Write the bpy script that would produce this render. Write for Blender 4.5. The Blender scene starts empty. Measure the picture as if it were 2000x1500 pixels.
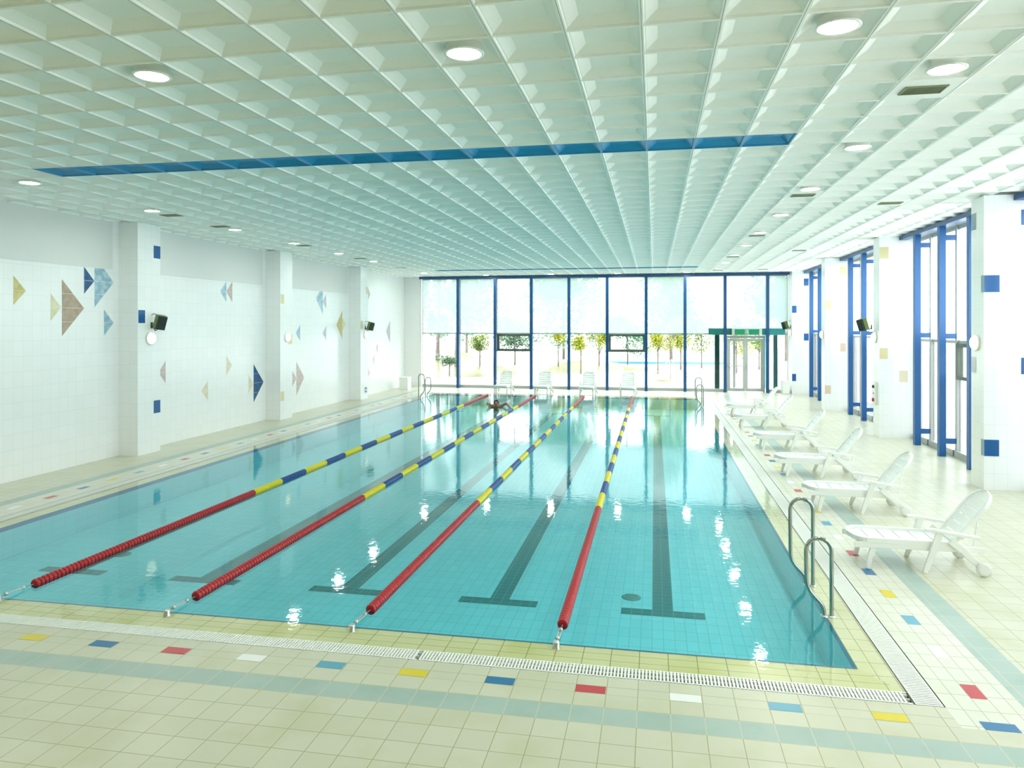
import bpy, math, random
from mathutils import Vector, Matrix

random.seed(7)
sc = bpy.context.scene
COL = sc.collection

# ------------------------------------------------------------------ camera
F_PX, HZN, CAM_H = 1442.0, 636.0, 3.0
YAW = math.atan(278.0 / F_PX)
cam_d = bpy.data.cameras.new('camera')
cam_d.sensor_width = 36.0
cam_d.lens = F_PX / 2000.0 * 36.0
cam_d.shift_y = -(750.0 - HZN) / 2000.0
cam_d.clip_end = 500
cam = bpy.data.objects.new('camera', cam_d)
cam.location = (0, 0, CAM_H)
cam.rotation_euler = (math.pi / 2, 0, YAW)
COL.objects.link(cam)
sc.camera = cam

# ------------------------------------------------------------------ colour management, world, sun
sc.view_settings.view_transform = 'Standard'
sc.view_settings.look = 'None'
sc.view_settings.gamma = 1
sc.view_settings.exposure = 1.36
sc.cycles.max_bounces = 10
sc.cycles.diffuse_bounces = 6
sc.cycles.glossy_bounces = 4
sc.cycles.transparent_max_bounces = 24
sc.cycles.caustics_reflective = False
sc.cycles.caustics_refractive = False
sc.cycles.sample_clamp_indirect = 6.0
sc.cycles.use_denoising = True

world = bpy.data.worlds.new('sky')
sc.world = world
world.use_nodes = True
wn = world.node_tree
bg = wn.nodes['Background']
tc = wn.nodes.new('ShaderNodeTexCoord')
sep = wn.nodes.new('ShaderNodeSeparateXYZ')
ramp = wn.nodes.new('ShaderNodeValToRGB')
wn.links.new(tc.outputs['Generated'], sep.inputs[0])
wn.links.new(sep.outputs['Z'], ramp.inputs[0])
ramp.color_ramp.elements[0].position = 0.0
ramp.color_ramp.elements[0].color = (0.97, 0.985, 1.0, 1)
ramp.color_ramp.elements[1].position = 0.7
ramp.color_ramp.elements[1].color = (0.90, 0.94, 1.0, 1)
wn.links.new(ramp.outputs[0], bg.inputs[0])
SKY = 5.6
bg.inputs[1].default_value = SKY

sun_d = bpy.data.lights.new('sun', 'SUN')
sun_d.energy = 2.6
sun_d.angle = math.radians(3)
sun_d.color = (1.0, 0.97, 0.90)
sun = bpy.data.objects.new('sun', sun_d)
sun.rotation_euler = (math.radians(42), 0, math.radians(-18))
sun.location = (0, -20, 30)
COL.objects.link(sun)

LAMP_STRENGTH = 62.0
LAMP_COLOR = (1.0, 1.0, 0.93)

# portals guide daylight sampling through the glazing of the hall
def portal(name, loc, rot, sx, sy):
    d = bpy.data.lights.new(name, 'AREA')
    d.shape = 'RECTANGLE'; d.size = sx; d.size_y = sy
    d.cycles.is_portal = True
    o = bpy.data.objects.new(name, d)
    o.location = loc; o.rotation_euler = rot
    COL.objects.link(o)
#portal('daylight_portal', (-2.65, 34.95, 2.65), (math.radians(-90), 0, 0), 17.4, 5.3)
#portal('daylight_portal', (7.0, 15.0, 2.65), (math.radians(90), 0, math.radians(90)), 40.0, 5.3)

# ------------------------------------------------------------------ constants
ZC = 5.37            # ceiling ribs
CP = 0.6105          # ceiling panel pitch
CX0, CY0 = -0.099, 9.586
XL, XR = -9.55, 1.75     # pool edges
YN, YF = 6.95, 31.35
WL, GR = -12.15, 6.85    # left wall, right glazing
YB, YG = -3.0, 34.85     # back wall, far glazing
TP = 0.2545          # tile pitch across

# ------------------------------------------------------------------ helpers
class MB:
    def __init__(s):
        s.v = []; s.f = []; s.m = []; s.sm = []
    def add(s, vs, fs, mat=0, smooth=False):
        b = len(s.v); s.v += [tuple(x) for x in vs]
        for f in fs:
            s.f.append([b + i for i in f]); s.m.append(mat); s.sm.append(smooth)
    def quad(s, a, b, c, d, mat=0):
        s.add([a, b, c, d], [(0, 1, 2, 3)], mat)
    def box(s, x0, x1, y0, y1, z0, z1, mat=0):
        vs = [(x0,y0,z0),(x1,y0,z0),(x1,y1,z0),(x0,y1,z0),(x0,y0,z1),(x1,y0,z1),(x1,y1,z1),(x0,y1,z1)]
        s.add(vs, [(0,3,2,1),(4,5,6,7),(0,1,5,4),(1,2,6,5),(2,3,7,6),(3,0,4,7)], mat)
    def obox(s, c, size, M=None, mat=0):
        hx, hy, hz = [k/2 for k in size]
        vs = [Vector(p) for p in [(-hx,-hy,-hz),(hx,-hy,-hz),(hx,hy,-hz),(-hx,hy,-hz),(-hx,-hy,hz),(hx,-hy,hz),(hx,hy,hz),(-hx,hy,hz)]]
        if M is not None: vs = [M @ v for v in vs]
        vs = [v + Vector(c) for v in vs]
        s.add(vs, [(0,3,2,1),(4,5,6,7),(0,1,5,4),(1,2,6,5),(2,3,7,6),(3,0,4,7)], mat)
    def tube(s, pts, r, n=10, mat=0, caps=True, radii=None):
        pts = [Vector(p) for p in pts]
        N = len(pts); up = None; rings = []
        for i, p in enumerate(pts):
            t = (pts[min(i+1, N-1)] - pts[max(i-1, 0)]).normalized()
            if up is None:
                up = Vector((0,0,1)) if abs(t.z) < 0.9 else Vector((1,0,0))
            a = t.cross(up)
            if a.length < 1e-5: a = t.cross(Vector((0,1,0)))
            a.normalize(); b = t.cross(a).normalized(); up = -b if False else (a.cross(t)).normalized()
            rr = radii[i] if radii else r
            rings.append([p + a*math.cos(2*math.pi*k/n)*rr + up*math.sin(2*math.pi*k/n)*rr for k in range(n)])
        vs = [v for ring in rings for v in ring]; fs = []
        for i in range(N-1):
            for k in range(n):
                fs.append((i*n+k, i*n+(k+1) % n, (i+1)*n+(k+1) % n, (i+1)*n+k))
        s.add(vs, fs, mat, True)
        if caps:
            s.add(rings[0], [tuple(range(n-1, -1, -1))], mat); s.add(rings[-1], [tuple(range(n))], mat)
    def lathe(s, prof, c=(0,0,0), n=20, mat=0, axis='z', smooth=True):
        vs = []
        for (r, h) in prof:
            for k in range(n):
                a = 2*math.pi*k/n; x, y = r*math.cos(a), r*math.sin(a)
                p = {'z': (x, y, h), 'x': (h, x, y), 'y': (y, h, x)}[axis]
                vs.append((p[0]+c[0], p[1]+c[1], p[2]+c[2]))
        fs = []
        for i in range(len(prof)-1):
            for k in range(n):
                fs.append((i*n+k, i*n+(k+1) % n, (i+1)*n+(k+1) % n, (i+1)*n+k))
        s.add(vs, fs, mat, smooth)
    def prism(s, poly, axis, a, b, mat=0):
        # poly = 2D outline, extruded along axis between a and b
        n = len(poly)
        def P(u, v, w): return {'x': (w, u, v), 'y': (u, w, v), 'z': (u, v, w)}[axis]
        vs = [P(u, v, a) for u, v in poly] + [P(u, v, b) for u, v in poly]
        fs = [tuple(range(n)), tuple(range(2*n-1, n-1, -1))] + [(i, (i+1) % n, n+(i+1) % n, n+i) for i in range(n)]
        s.add(vs, fs, mat)
    def build(s, name, mats, parent=None, bevel=0):
        me = bpy.data.meshes.new(name)
        me.from_pydata(s.v, [], s.f)
        if not isinstance(mats, (list, tuple)): mats = [mats]
        for m in mats: me.materials.append(m)
        me.polygons.foreach_set('material_index', s.m)
        me.polygons.foreach_set('use_smooth', s.sm)
        me.update()
        o = bpy.data.objects.new(name, me)
        COL.objects.link(o)
        if parent is not None: o.parent = parent
        if bevel:
            md = o.modifiers.new('bevel', 'BEVEL'); md.width = bevel; md.segments = 2; md.limit_method = 'ANGLE'
        return o

def empty(name, loc=(0,0,0), rz=0):
    o = bpy.data.objects.new(name, None)
    o.location = loc; o.rotation_euler = (0, 0, rz); o.empty_display_size = 0.1
    COL.objects.link(o); return o

def tag(o, label=None, cat=None, group=None, kind=None):
    if label: o['label'] = label
    if cat: o['category'] = cat
    if group: o['group'] = group
    if kind: o['kind'] = kind
    return o

def struct(o, label=None):
    return tag(o, label, None, None, 'structure')

CHILD = {}
def children(o): return [c for c in bpy.data.objects if c.parent is o]
def copy_tree(o, parent=None):
    c = o.copy(); COL.objects.link(c)
    if parent is not None: c.parent = parent
    for ch in children(o): copy_tree(ch, c)
    return c

ORD = ['nearest', 'second', 'third', 'fourth', 'fifth', 'sixth', 'seventh', 'eighth', 'ninth', 'tenth']

# ------------------------------------------------------------------ materials
MATS = {}
def mat(name, col=(0.8,0.8,0.8), rough=0.5, metal=0.0, spec=0.5, emit=None, estr=0):
    if name in MATS: return MATS[name]
    m = bpy.data.materials.new(name); m.use_nodes = True
    b = m.node_tree.nodes['Principled BSDF']
    b.inputs['Base Color'].default_value = (*col, 1)
    b.inputs['Roughness'].default_value = rough
    b.inputs['Metallic'].default_value = metal
    b.inputs['Specular IOR Level'].default_value = spec
    if emit:
        b.inputs['Emission Color'].default_value = (*emit, 1)
        b.inputs['Emission Strength'].default_value = estr
    MATS[name] = m; return m

def N(nt, typ, **kw):
    n = nt.nodes.new(typ)
    for k, v in kw.items(): setattr(n, k, v)
    return n

def mth(nt, op, a, b=None):
    n = N(nt, 'ShaderNodeMath', operation=op)
    for i, x in enumerate((a, b)):
        if x is None: continue
        if isinstance(x, (int, float)): n.inputs[i].default_value = x
        else: nt.links.new(x, n.inputs[i])
    return n.outputs[0]

def lines(nt, v, off, pitch, w):
    f = mth(nt, 'FRACT', mth(nt, 'DIVIDE', mth(nt, 'SUBTRACT', v, off - w/2), pitch))
    return mth(nt, 'LESS_THAN', f, w/pitch)

def mixc(nt, fac, a, b):
    n = N(nt, 'ShaderNodeMix', data_type='RGBA')
    if isinstance(fac, (int, float)): n.inputs[0].default_value = fac
    else: nt.links.new(fac, n.inputs[0])
    for i, x in ((6, a), (7, b)):
        if isinstance(x, tuple): n.inputs[i].default_value = (*x, 1)
        else: nt.links.new(x, n.inputs[i])
    return n.outputs[2]

def noise(nt, vec, scale, detail=3, lo=0.4, hi=0.65):
    n = N(nt, 'ShaderNodeTexNoise'); n.inputs['Scale'].default_value = scale; n.inputs['Detail'].default_value = detail
    nt.links.new(vec, n.inputs['Vector'])
    r = N(nt, 'ShaderNodeMapRange'); r.inputs[1].default_value = lo; r.inputs[2].default_value = hi
    nt.links.new(n.outputs[0], r.inputs[0]); return r.outputs[0]

def tile_mat(name, base, grout, ax, rough=0.25, dirt=None, dirt_scale=2.0, dirt_amt=0.4, spec=0.5, var=0.03):
    """ax = list of (axis, offset, pitch, width); axis 'X','Y','Z' or 'S' (X+Y)"""
    m = bpy.data.materials.new(name); m.use_nodes = True; nt = m.node_tree
    b = nt.nodes['Principled BSDF']
    t = N(nt, 'ShaderNodeTexCoord'); s = N(nt, 'ShaderNodeSeparateXYZ'); nt.links.new(t.outputs['Object'], s.inputs[0])
    tot = None; cells = []
    for (a, off, p, w) in ax:
        v = mth(nt, 'ADD', s.outputs['X'], s.outputs['Y']) if a == 'S' else s.outputs[a]
        l = lines(nt, v, off, p, w)
        cells.append(mth(nt, 'FLOOR', mth(nt, 'DIVIDE', mth(nt, 'SUBTRACT', v, off), p)))
        tot = l if tot is None else mth(nt, 'MAXIMUM', tot, l)
    col = N(nt, 'ShaderNodeRGB'); col.outputs[0].default_value = (*base, 1); c = col.outputs[0]
    if var:
        cb = N(nt, 'ShaderNodeCombineXYZ')
        for i, x in enumerate(cells[:2]): nt.links.new(x, cb.inputs[i])
        wnz = N(nt, 'ShaderNodeTexWhiteNoise', noise_dimensions='3D'); nt.links.new(cb.outputs[0], wnz.inputs['Vector'])
        c = mixc(nt, mth(nt, 'MULTIPLY', wnz.outputs['Value'], 1.0), c, tuple(max(0, k - var) for k in base))
    if dirt:
        nz = noise(nt, t.outputs['Object'], dirt_scale, 5, 0.48, 0.72)
        c = mixc(nt, mth(nt, 'MULTIPLY', nz, dirt_amt), c, dirt)
    c = mixc(nt, tot, c, grout)
    nt.links.new(c, b.inputs['Base Color'])
    b.inputs['Roughness'].default_value = rough
    b.inputs['Specular IOR Level'].default_value = spec
    MATS[name] = m
    return m

FLX = ('X', 1.65, TP, 0.007)
FLY = ('Y', 5.58, 0.25, 0.007)
m_floor = tile_mat('deck tile', (0.62, 0.61, 0.47), (0.36, 0.34, 0.17), [FLX, FLY], rough=0.3, dirt=(0.50, 0.50, 0.30), dirt_scale=1.6, dirt_amt=0.55)
m_stripe = tile_mat('grey green tile', (0.40, 0.50, 0.45), (0.55, 0.56, 0.42), [FLX, FLY], rough=0.35, dirt=(0.30, 0.42, 0.34), dirt_scale=3, dirt_amt=0.5)
m_narrow = tile_mat('deck tile narrow row', (0.62, 0.61, 0.47), (0.36, 0.34, 0.17), [FLX, ('Y', 6.04, 5.0, 0.006), ('Y', 6.17, 5.0, 0.006)], rough=0.3, dirt=(0.50, 0.50, 0.30), dirt_scale=1.6, dirt_amt=0.5)
m_side = tile_mat('deck tile side rows', (0.72, 0.71, 0.60), (0.42, 0.40, 0.26), [('X', 2.50, 0.13, 0.006), FLY], rough=0.3, dirt=(0.55, 0.54, 0.38), dirt_scale=1.6, dirt_amt=0.4)
m_coping = tile_mat('coping tile', (0.72, 0.70, 0.40), (0.25, 0.22, 0.08), [FLX, ('Y', 6.68, 0.131, 0.006)], rough=0.25, dirt=(0.55, 0.55, 0.15), dirt_scale=1.2, dirt_amt=0.8)
m_coping_s = tile_mat('coping tile side', (0.74, 0.72, 0.48), (0.3, 0.27, 0.12), [('X', 1.885, 0.131, 0.006), FLY], rough=0.25, dirt=(0.55, 0.55, 0.2), dirt_scale=1.2, dirt_amt=0.6)
m_basin = tile_mat('pool basin tile', (0.35, 0.73, 0.79), (0.16, 0.50, 0.57), [('X', 0.10, 0.125, 0.006), ('Y', 9.13, 0.25, 0.008)], rough=0.5, var=0.04)
m_lane = tile_mat('lane marking tile', (0.002, 0.15, 0.16), (0.06, 0.36, 0.36), [('X', 0.10, 0.125, 0.007), ('Y', 9.13, 0.125, 0.007)], rough=0.5, var=0.01)
m_basin_wall = tile_mat('pool side tile', (0.35, 0.73, 0.79), (0.24, 0.60, 0.67), [('S', 0.02, 0.25, 0.006), ('Z', -0.05, 0.125, 0.005)], rough=0.5, var=0.03)
m_wall = tile_mat('white wall tile', (0.90, 0.91, 0.91), (0.78, 0.80, 0.80), [('S', 0.02, 0.225, 0.006), ('Z', 0.0, 0.30, 0.006)], rough=0.2, var=0.02)
C = {}
C['blue'] = mat('blue glazed tile', (0.01, 0.10, 0.30), 0.25)
C['fblue'] = mat('blue floor tile', (0.02, 0.16, 0.36), 0.3)
C['flight'] = mat('light blue floor tile', (0.10, 0.36, 0.50), 0.3)
C['fyellow'] = mat('yellow floor tile', (0.72, 0.58, 0.02), 0.3)
C['fred'] = mat('red floor tile', (0.55, 0.04, 0.05), 0.3)
C['fwhite'] = mat('white floor tile', (0.84, 0.84, 0.82), 0.3)
C['pyellow'] = mat('pale yellow wall tile', (0.70, 0.62, 0.36), 0.3)
C['cream'] = mat('cream wall tile', (0.74, 0.66, 0.50), 0.3)
C['peach'] = mat('peach wall tile', (0.74, 0.58, 0.46), 0.3)
C['tan'] = mat('tan tile', (0.62, 0.50, 0.20), 0.3)
C['greyt'] = mat('grey lilac tile', (0.52, 0.52, 0.56), 0.3)

def speckled(name, a, b, scale):
    m = mat(name, a, 0.3); nt = m.node_tree
    t = N(nt, 'ShaderNodeTexCoord')
    nt.links.new(mixc(nt, noise(nt, t.outputs['Object'], scale, 4, 0.4, 0.62), a, b), nt.nodes['Principled BSDF'].inputs['Base Color'])
    return m
W = {}
W['yellow'] = speckled('mustard triangle tile', (0.58, 0.48, 0.16), (0.66, 0.58, 0.26), 8)
W['pale'] = speckled('pale yellow triangle tile', (0.68, 0.63, 0.36), (0.74, 0.70, 0.48), 8)
W['brown'] = speckled('taupe triangle tile', (0.40, 0.29, 0.21), (0.46, 0.35, 0.26), 8)
W['navy'] = speckled('navy triangle tile', (0.005, 0.06, 0.20), (0.01, 0.10, 0.25), 8)
W['sky'] = speckled('mottled light blue triangle tile', (0.26, 0.44, 0.56), (0.46, 0.60, 0.68), 9)
W['pink'] = speckled('dusty pink triangle tile', (0.52, 0.40, 0.38), (0.60, 0.48, 0.44), 8)
W['cream'] = speckled('cream triangle tile', (0.70, 0.62, 0.46), (0.76, 0.69, 0.55), 8)
W['grey'] = speckled('grey lilac triangle tile', (0.45, 0.43, 0.48), (0.55, 0.52, 0.55), 8)
W['mid'] = speckled('mid blue triangle tile', (0.28, 0.42, 0.64), (0.4, 0.52, 0.7), 8)

m_white_ceiling = mat('white ceiling plaster', (0.93, 0.94, 0.92), 0.6)
m_blue_ceiling = mat('blue painted coffer', (0.02, 0.27, 0.55), 0.4)
m_seam = mat('ceiling seam', (0.35, 0.36, 0.33), 0.7)
m_paint = mat('white plaster', (0.83, 0.83, 0.82), 0.6)
m_backwall = mat('olive bounce tint wall', (0.48, 0.54, 0.22), 0.7)  # unseen wall, olive chosen so its bounce tints the near end yellow green
m_panel = mat('grey wall panel', (0.72, 0.73, 0.72), 0.7)
m_post = mat('blue painted steel', (0.002, 0.09, 0.29), 0.35)
m_post_far = mat('deep blue painted steel', (0.004, 0.07, 0.22), 0.35)
m_beam = mat('navy painted steel', (0.01, 0.07, 0.20), 0.4)
m_alu = mat('brushed aluminium', (0.50, 0.52, 0.50), 0.4, 0.3)
m_darkframe = mat('dark bronze window frame', (0.10, 0.13, 0.10), 0.4, 0.2)
m_teal = mat('teal painted steel', (0.005, 0.17, 0.15), 0.4)
m_tealglass = mat('bright teal panel', (0.01, 0.30, 0.30), 0.3)
m_signgreen = mat('green sign panel', (0.0, 0.25, 0.12), 0.4)
m_signwhite = mat('white sign graphic', (0.8, 0.85, 0.82), 0.4)
m_plastic = mat('white moulded plastic', (0.86, 0.87, 0.84), 0.3)
m_wheel = mat('off white wheel plastic', (0.80, 0.81, 0.78), 0.4)
m_steel = mat('polished stainless steel', (0.38, 0.41, 0.38), 0.16, 1.0)
m_steel2 = mat('satin steel fitting', (0.62, 0.63, 0.62), 0.3, 0.9)
m_red = mat('red float plastic', (0.45, 0.012, 0.018), 0.35)
m_yel = mat('yellow float plastic', (0.80, 0.66, 0.01), 0.35)
m_blu = mat('navy float plastic', (0.01, 0.06, 0.28), 0.35)
m_cable = mat('steel cable', (0.4, 0.4, 0.4), 0.4, 0.8)
m_black = mat('black plastic', (0.015, 0.02, 0.02), 0.4)
m_olive = mat('olive green housing', (0.12, 0.19, 0.04), 0.4)
m_grate = mat('white plastic grate', (0.84, 0.85, 0.80), 0.4)
m_gutter = mat('dark gutter channel', (0.12, 0.12, 0.10), 0.6)
m_vent = mat('olive grey vent slats', (0.26, 0.26, 0.14), 0.5)
m_ventdark = mat('vent throat', (0.05, 0.05, 0.03), 0.7)
m_redknob = mat('red knob', (0.5, 0.02, 0.02), 0.4)
m_skin = mat('skin', (0.42, 0.20, 0.11), 0.5)
m_hair = mat('dark wet hair', (0.03, 0.018, 0.012), 0.3)
m_trunks = mat('dark swimwear', (0.02, 0.05, 0.04), 0.5)
m_lampglow = mat('lamp glow', (1, 1, 1), 0.5, emit=LAMP_COLOR, estr=LAMP_STRENGTH)
m_wallglow = mat('wall lamp glow', (1, 0.95, 0.8), 0.4, emit=(1.0, 0.85, 0.6), estr=0.6)
m_trimring = mat('lamp trim ring', (0.85, 0.85, 0.80), 0.35, 0.2)

def schlick(nt, f0, normal=None):
    # two sided Fresnel (Schlick): the same reflectance from above and below a thin interface
    g = N(nt, 'ShaderNodeNewGeometry')
    v = N(nt, 'ShaderNodeVectorMath', operation='DOT_PRODUCT')
    nt.links.new(g.outputs['Incoming'], v.inputs[0]); nt.links.new(g.outputs['Normal'], v.inputs[1])
    c = mth(nt, 'ABSOLUTE', v.outputs['Value'])
    p = mth(nt, 'POWER', mth(nt, 'SUBTRACT', 1.0, c), 5.0)
    return mth(nt, 'ADD', mth(nt, 'MULTIPLY', p, 1.0 - f0), f0)
def glass_mat(name, trc):
    m = bpy.data.materials.new(name); m.use_nodes = True; nt = m.node_tree
    nt.nodes.remove(nt.nodes['Principled BSDF'])
    out = nt.nodes['Material Output']
    tr = N(nt, 'ShaderNodeBsdfTransparent'); tr.inputs[0].default_value = (*trc, 1)   # per face: about 45 % through the pane
    gl = N(nt, 'ShaderNodeBsdfGlossy'); gl.inputs['Roughness'].default_value = 0.01
    fr = schlick(nt, 0.03)
    mx = N(nt, 'ShaderNodeMixShader')
    nt.links.new(fr, mx.inputs[0]); nt.links.new(tr.outputs[0], mx.inputs[1]); nt.links.new(gl.outputs[0], mx.inputs[2])
    nt.links.new(mx.outputs[0], out.inputs[0]); return m
def film_mat(name, trc, tlc):
    m = bpy.data.materials.new(name); m.use_nodes = True; nt = m.node_tree
    nt.nodes.remove(nt.nodes['Principled BSDF'])
    out = nt.nodes['Material Output']
    tr = N(nt, 'ShaderNodeBsdfTransparent'); tr.inputs[0].default_value = (*trc, 1)
    tl = N(nt, 'ShaderNodeBsdfTranslucent'); tl.inputs[0].default_value = (*tlc, 1)
    mx = N(nt, 'ShaderNodeMixShader')
    t = N(nt, 'ShaderNodeTexCoord')
    nz = noise(nt, t.outputs['Object'], 0.5, 4, 0.3, 0.7)
    f = mth(nt, 'ADD', mth(nt, 'MULTIPLY', nz, 0.2), 0.4)
    nt.links.new(f, mx.inputs[0]); nt.links.new(tr.outputs[0], mx.inputs[1]); nt.links.new(tl.outputs[0], mx.inputs[2])
    nt.links.new(mx.outputs[0], out.inputs[0]); return m
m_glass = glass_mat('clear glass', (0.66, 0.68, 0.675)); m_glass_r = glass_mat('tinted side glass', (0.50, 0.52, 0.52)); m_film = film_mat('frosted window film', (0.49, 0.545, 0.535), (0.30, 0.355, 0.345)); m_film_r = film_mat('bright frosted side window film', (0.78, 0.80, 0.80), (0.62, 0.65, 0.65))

def water_mat(name, tint):
    m = bpy.data.materials.new(name); m.use_nodes = True; nt = m.node_tree
    nt.nodes.remove(nt.nodes['Principled BSDF'])
    out = nt.nodes['Material Output']
    tr = N(nt, 'ShaderNodeBsdfTransparent'); tr.inputs[0].default_value = (*tint, 1)
    gl = N(nt, 'ShaderNodeBsdfGlossy'); gl.inputs['Roughness'].default_value = 0.04
    fr = schlick(nt, 0.025)
    t = N(nt, 'ShaderNodeTexCoord')
    n1 = N(nt, 'ShaderNodeTexNoise'); n1.inputs['Scale'].default_value = 9.0; n1.inputs['Detail'].default_value = 2
    nt.links.new(t.outputs['Object'], n1.inputs['Vector'])
    bp = N(nt, 'ShaderNodeBump'); bp.inputs['Strength'].default_value = 1.0; bp.inputs['Distance'].default_value = 0.0012
    nt.links.new(n1.outputs[0], bp.inputs['Height'])
    nt.links.new(bp.outputs[0], gl.inputs['Normal'])
    mx = N(nt, 'ShaderNodeMixShader')
    nt.links.new(fr, mx.inputs[0]); nt.links.new(tr.outputs[0], mx.inputs[1]); nt.links.new(gl.outputs[0], mx.inputs[2])
    nt.links.new(mx.outputs[0], out.inputs[0]); return m
m_water = water_mat('pool water', (0.62, 0.93, 0.95))
m_waterfilm = water_mat('thin water film', (0.97, 0.98, 0.93))

# ================================================================== SETTING
# ---- deck floor
b = MB()
fm = [m_floor, m_stripe, m_narrow, m_side, C['fblue'], C['flight'], C['fyellow'], C['fred'], C['fwhite']]
X0f, X1f, Y0f, Y1f = -12.3, 7.6, YB - 0.1, 35.0
GX0, GX1, GY0, GY1 = XL - 0.50, XR + 0.50, YN - 0.61, YF + 0.60      # outer rim of the gutter
def fr(x0, x1, y0, y1, mi, z=0.0): b.quad((x0,y0,z),(x1,y0,z),(x1,y1,z),(x0,y1,z), mi)
SX0, SX1 = XL - 1.37, XR + 1.37      # stripe outer rims
fr(X0f, X1f, Y0f, 5.58, 0)
fr(X0f, SX0, 5.58, Y1f, 0); fr(SX1, X1f, 5.58, Y1f, 0)
fr(SX0, SX1, 5.58, 5.83, 1)
fr(SX0, SX0+0.27, 5.83, 33.0, 1); fr(SX1-0.27, SX1, 5.83, 33.0, 1)
fr(SX0, SX1, 33.0, Y1f, 0)
fr(SX0+0.27, SX1-0.27, 5.83, 6.04, 0)
fr(GX0, GX1, 6.04, 6.17, 2); fr(GX0, GX1, 6.17, GY0, 2)
fr(SX0+0.27, GX0, 6.04, 33.0, 3); fr(GX1, SX1-0.27, 6.04, 33.0, 3)
fr(GX0, GX1, GY1, 33.0, 0)
cyc = [4, 6, 5, 8, 7]      # blue, yellow, light blue, white, red
for k in range(17):
    x0 = 2.41 - k*3*TP
    if x0 < XL - 0.6: break
    fr(x0+0.004, x0+TP-0.004, 6.044, 6.166, cyc[k % 5], 0.0012)
cyc2 = [7, 8, 5, 6, 4]
for k in range(36):
    y0 = 6.53 + k*0.75
    if y0 > 32: break
    fr(2.504, 2.626, y0+0.004, y0+0.246, cyc2[k % 5], 0.0012)
    cl = [7, 4, 6, 5, 8]
    yl = 11.03 + (k-6)*0.75
    fr(XL-0.876, XL-0.754, yl+0.004, yl+0.246, cl[(k-6) % 5], 0.0012)
struct(b.build('floor', fm), 'pale tiled pool deck with grey stripe and scattered coloured tiles')

# ---- coping round the pool
b = MB()
zc_ = -0.012
def cq(x0, x1, y0, y1, mi): b.quad((x0,y0,zc_),(x1,y0,zc_),(x1,y1,zc_),(x0,y1,zc_), mi)
GI0, GI1, GJ0, GJ1 = XL-0.28, XR+0.28, YN-0.40, YF+0.36     # inner rim of the gutter
# mitred corners
def cpoly(pts, mi): b.add([(x, y, zc_) for x, y in pts], [tuple(range(len(pts)))], mi)
cpoly([(GI0, GJ0), (GI1, GJ0), (XR, YN), (XL, YN)], 0)
cpoly([(GI1, GJ0), (GI1, GJ1), (XR, YF), (XR, YN)], 1)
cpoly([(GI1, GJ1), (GI0, GJ1), (XL, YF), (XR, YF)], 0)
cpoly([(GI0, GJ1), (GI0, GJ0), (XL, YN), (XL, YF)], 1)
struct(b.build('pool_coping', [m_coping, m_coping_s]), 'wet yellow tiled rim of the pool')

# ---- basin
ZB = -0.49
b = MB()
b.quad((XL,YN,ZB),(XR,YN,ZB),(XR,YF,ZB),(XL,YF,ZB), 0)
m_waterline = mat('blue waterline tile', (0.01, 0.16, 0.36), 0.3)
for (x0,y0,x1,y1) in ((XL,YN,XR,YN),(XR,YN,XR,YF),(XR,YF,XL,YF),(XL,YF,XL,YN)):
    b.quad((x0,y0,ZB),(x1,y1,ZB),(x1,y1,-0.08),(x0,y0,-0.08), 3)
    b.quad((x0,y0,-0.08),(x1,y1,-0.08),(x1,y1,zc_),(x0,y0,zc_), 2)
for cx in (0.10, -1.94, -3.98, -6.05, -8.12):
    z = ZB + 0.002
    for (a0, a1, c0, c1) in ((cx-0.5, cx+0.5, 9.03, 9.23), (cx-0.125, cx+0.125, 9.23, 29.0), (cx-0.5, cx+0.5, 29.0, 29.2)):
        b.quad((a0,c0,z),(a1,c0,z),(a1,c1,z),(a0,c1,z), 1)
struct(b.build('pool_basin', [m_basin, m_lane, m_waterline, m_basin_wall]), 'aqua tiled pool basin with dark lane markings')
# edge nosing (thin dark blue line where basin meets coping)
b = MB()
for (x0,x1,y0,y1) in ((XL-0.02,XR+0.0,YN-0.028,YN),):
    b.quad((x0,y0,zc_+0.002),(x1,y0,zc_+0.002),(x1,y1,zc_+0.002),(x0,y1,zc_+0.002), 0)
struct(b.build('pool_nosing', [m_waterline]))

# ---- water
b = MB()
zw = -0.004
b.quad((XL,YN,zw),(XR,YN,zw),(XR,YF,zw),(XL,YF,zw), 0)
def wf(pts): b.add([(x, y, zw) for x, y in pts], [tuple(range(len(pts)))], 1)
wf([(GI0, GJ0), (GI1, GJ0), (XR, YN), (XL, YN)]); wf([(GI1, GJ0), (GI1, GJ1), (XR, YF), (XR, YN)])
wf([(GI1, GJ1), (GI0, GJ1), (XL, YF), (XR, YF)]); wf([(GI0, GJ1), (GI0, GJ0), (XL, YN), (XL, YF)])
tag(b.build('pool_water', [m_water, m_waterfilm]), 'clear turquoise pool water level with the deck', 'water', None, 'stuff')

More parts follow.
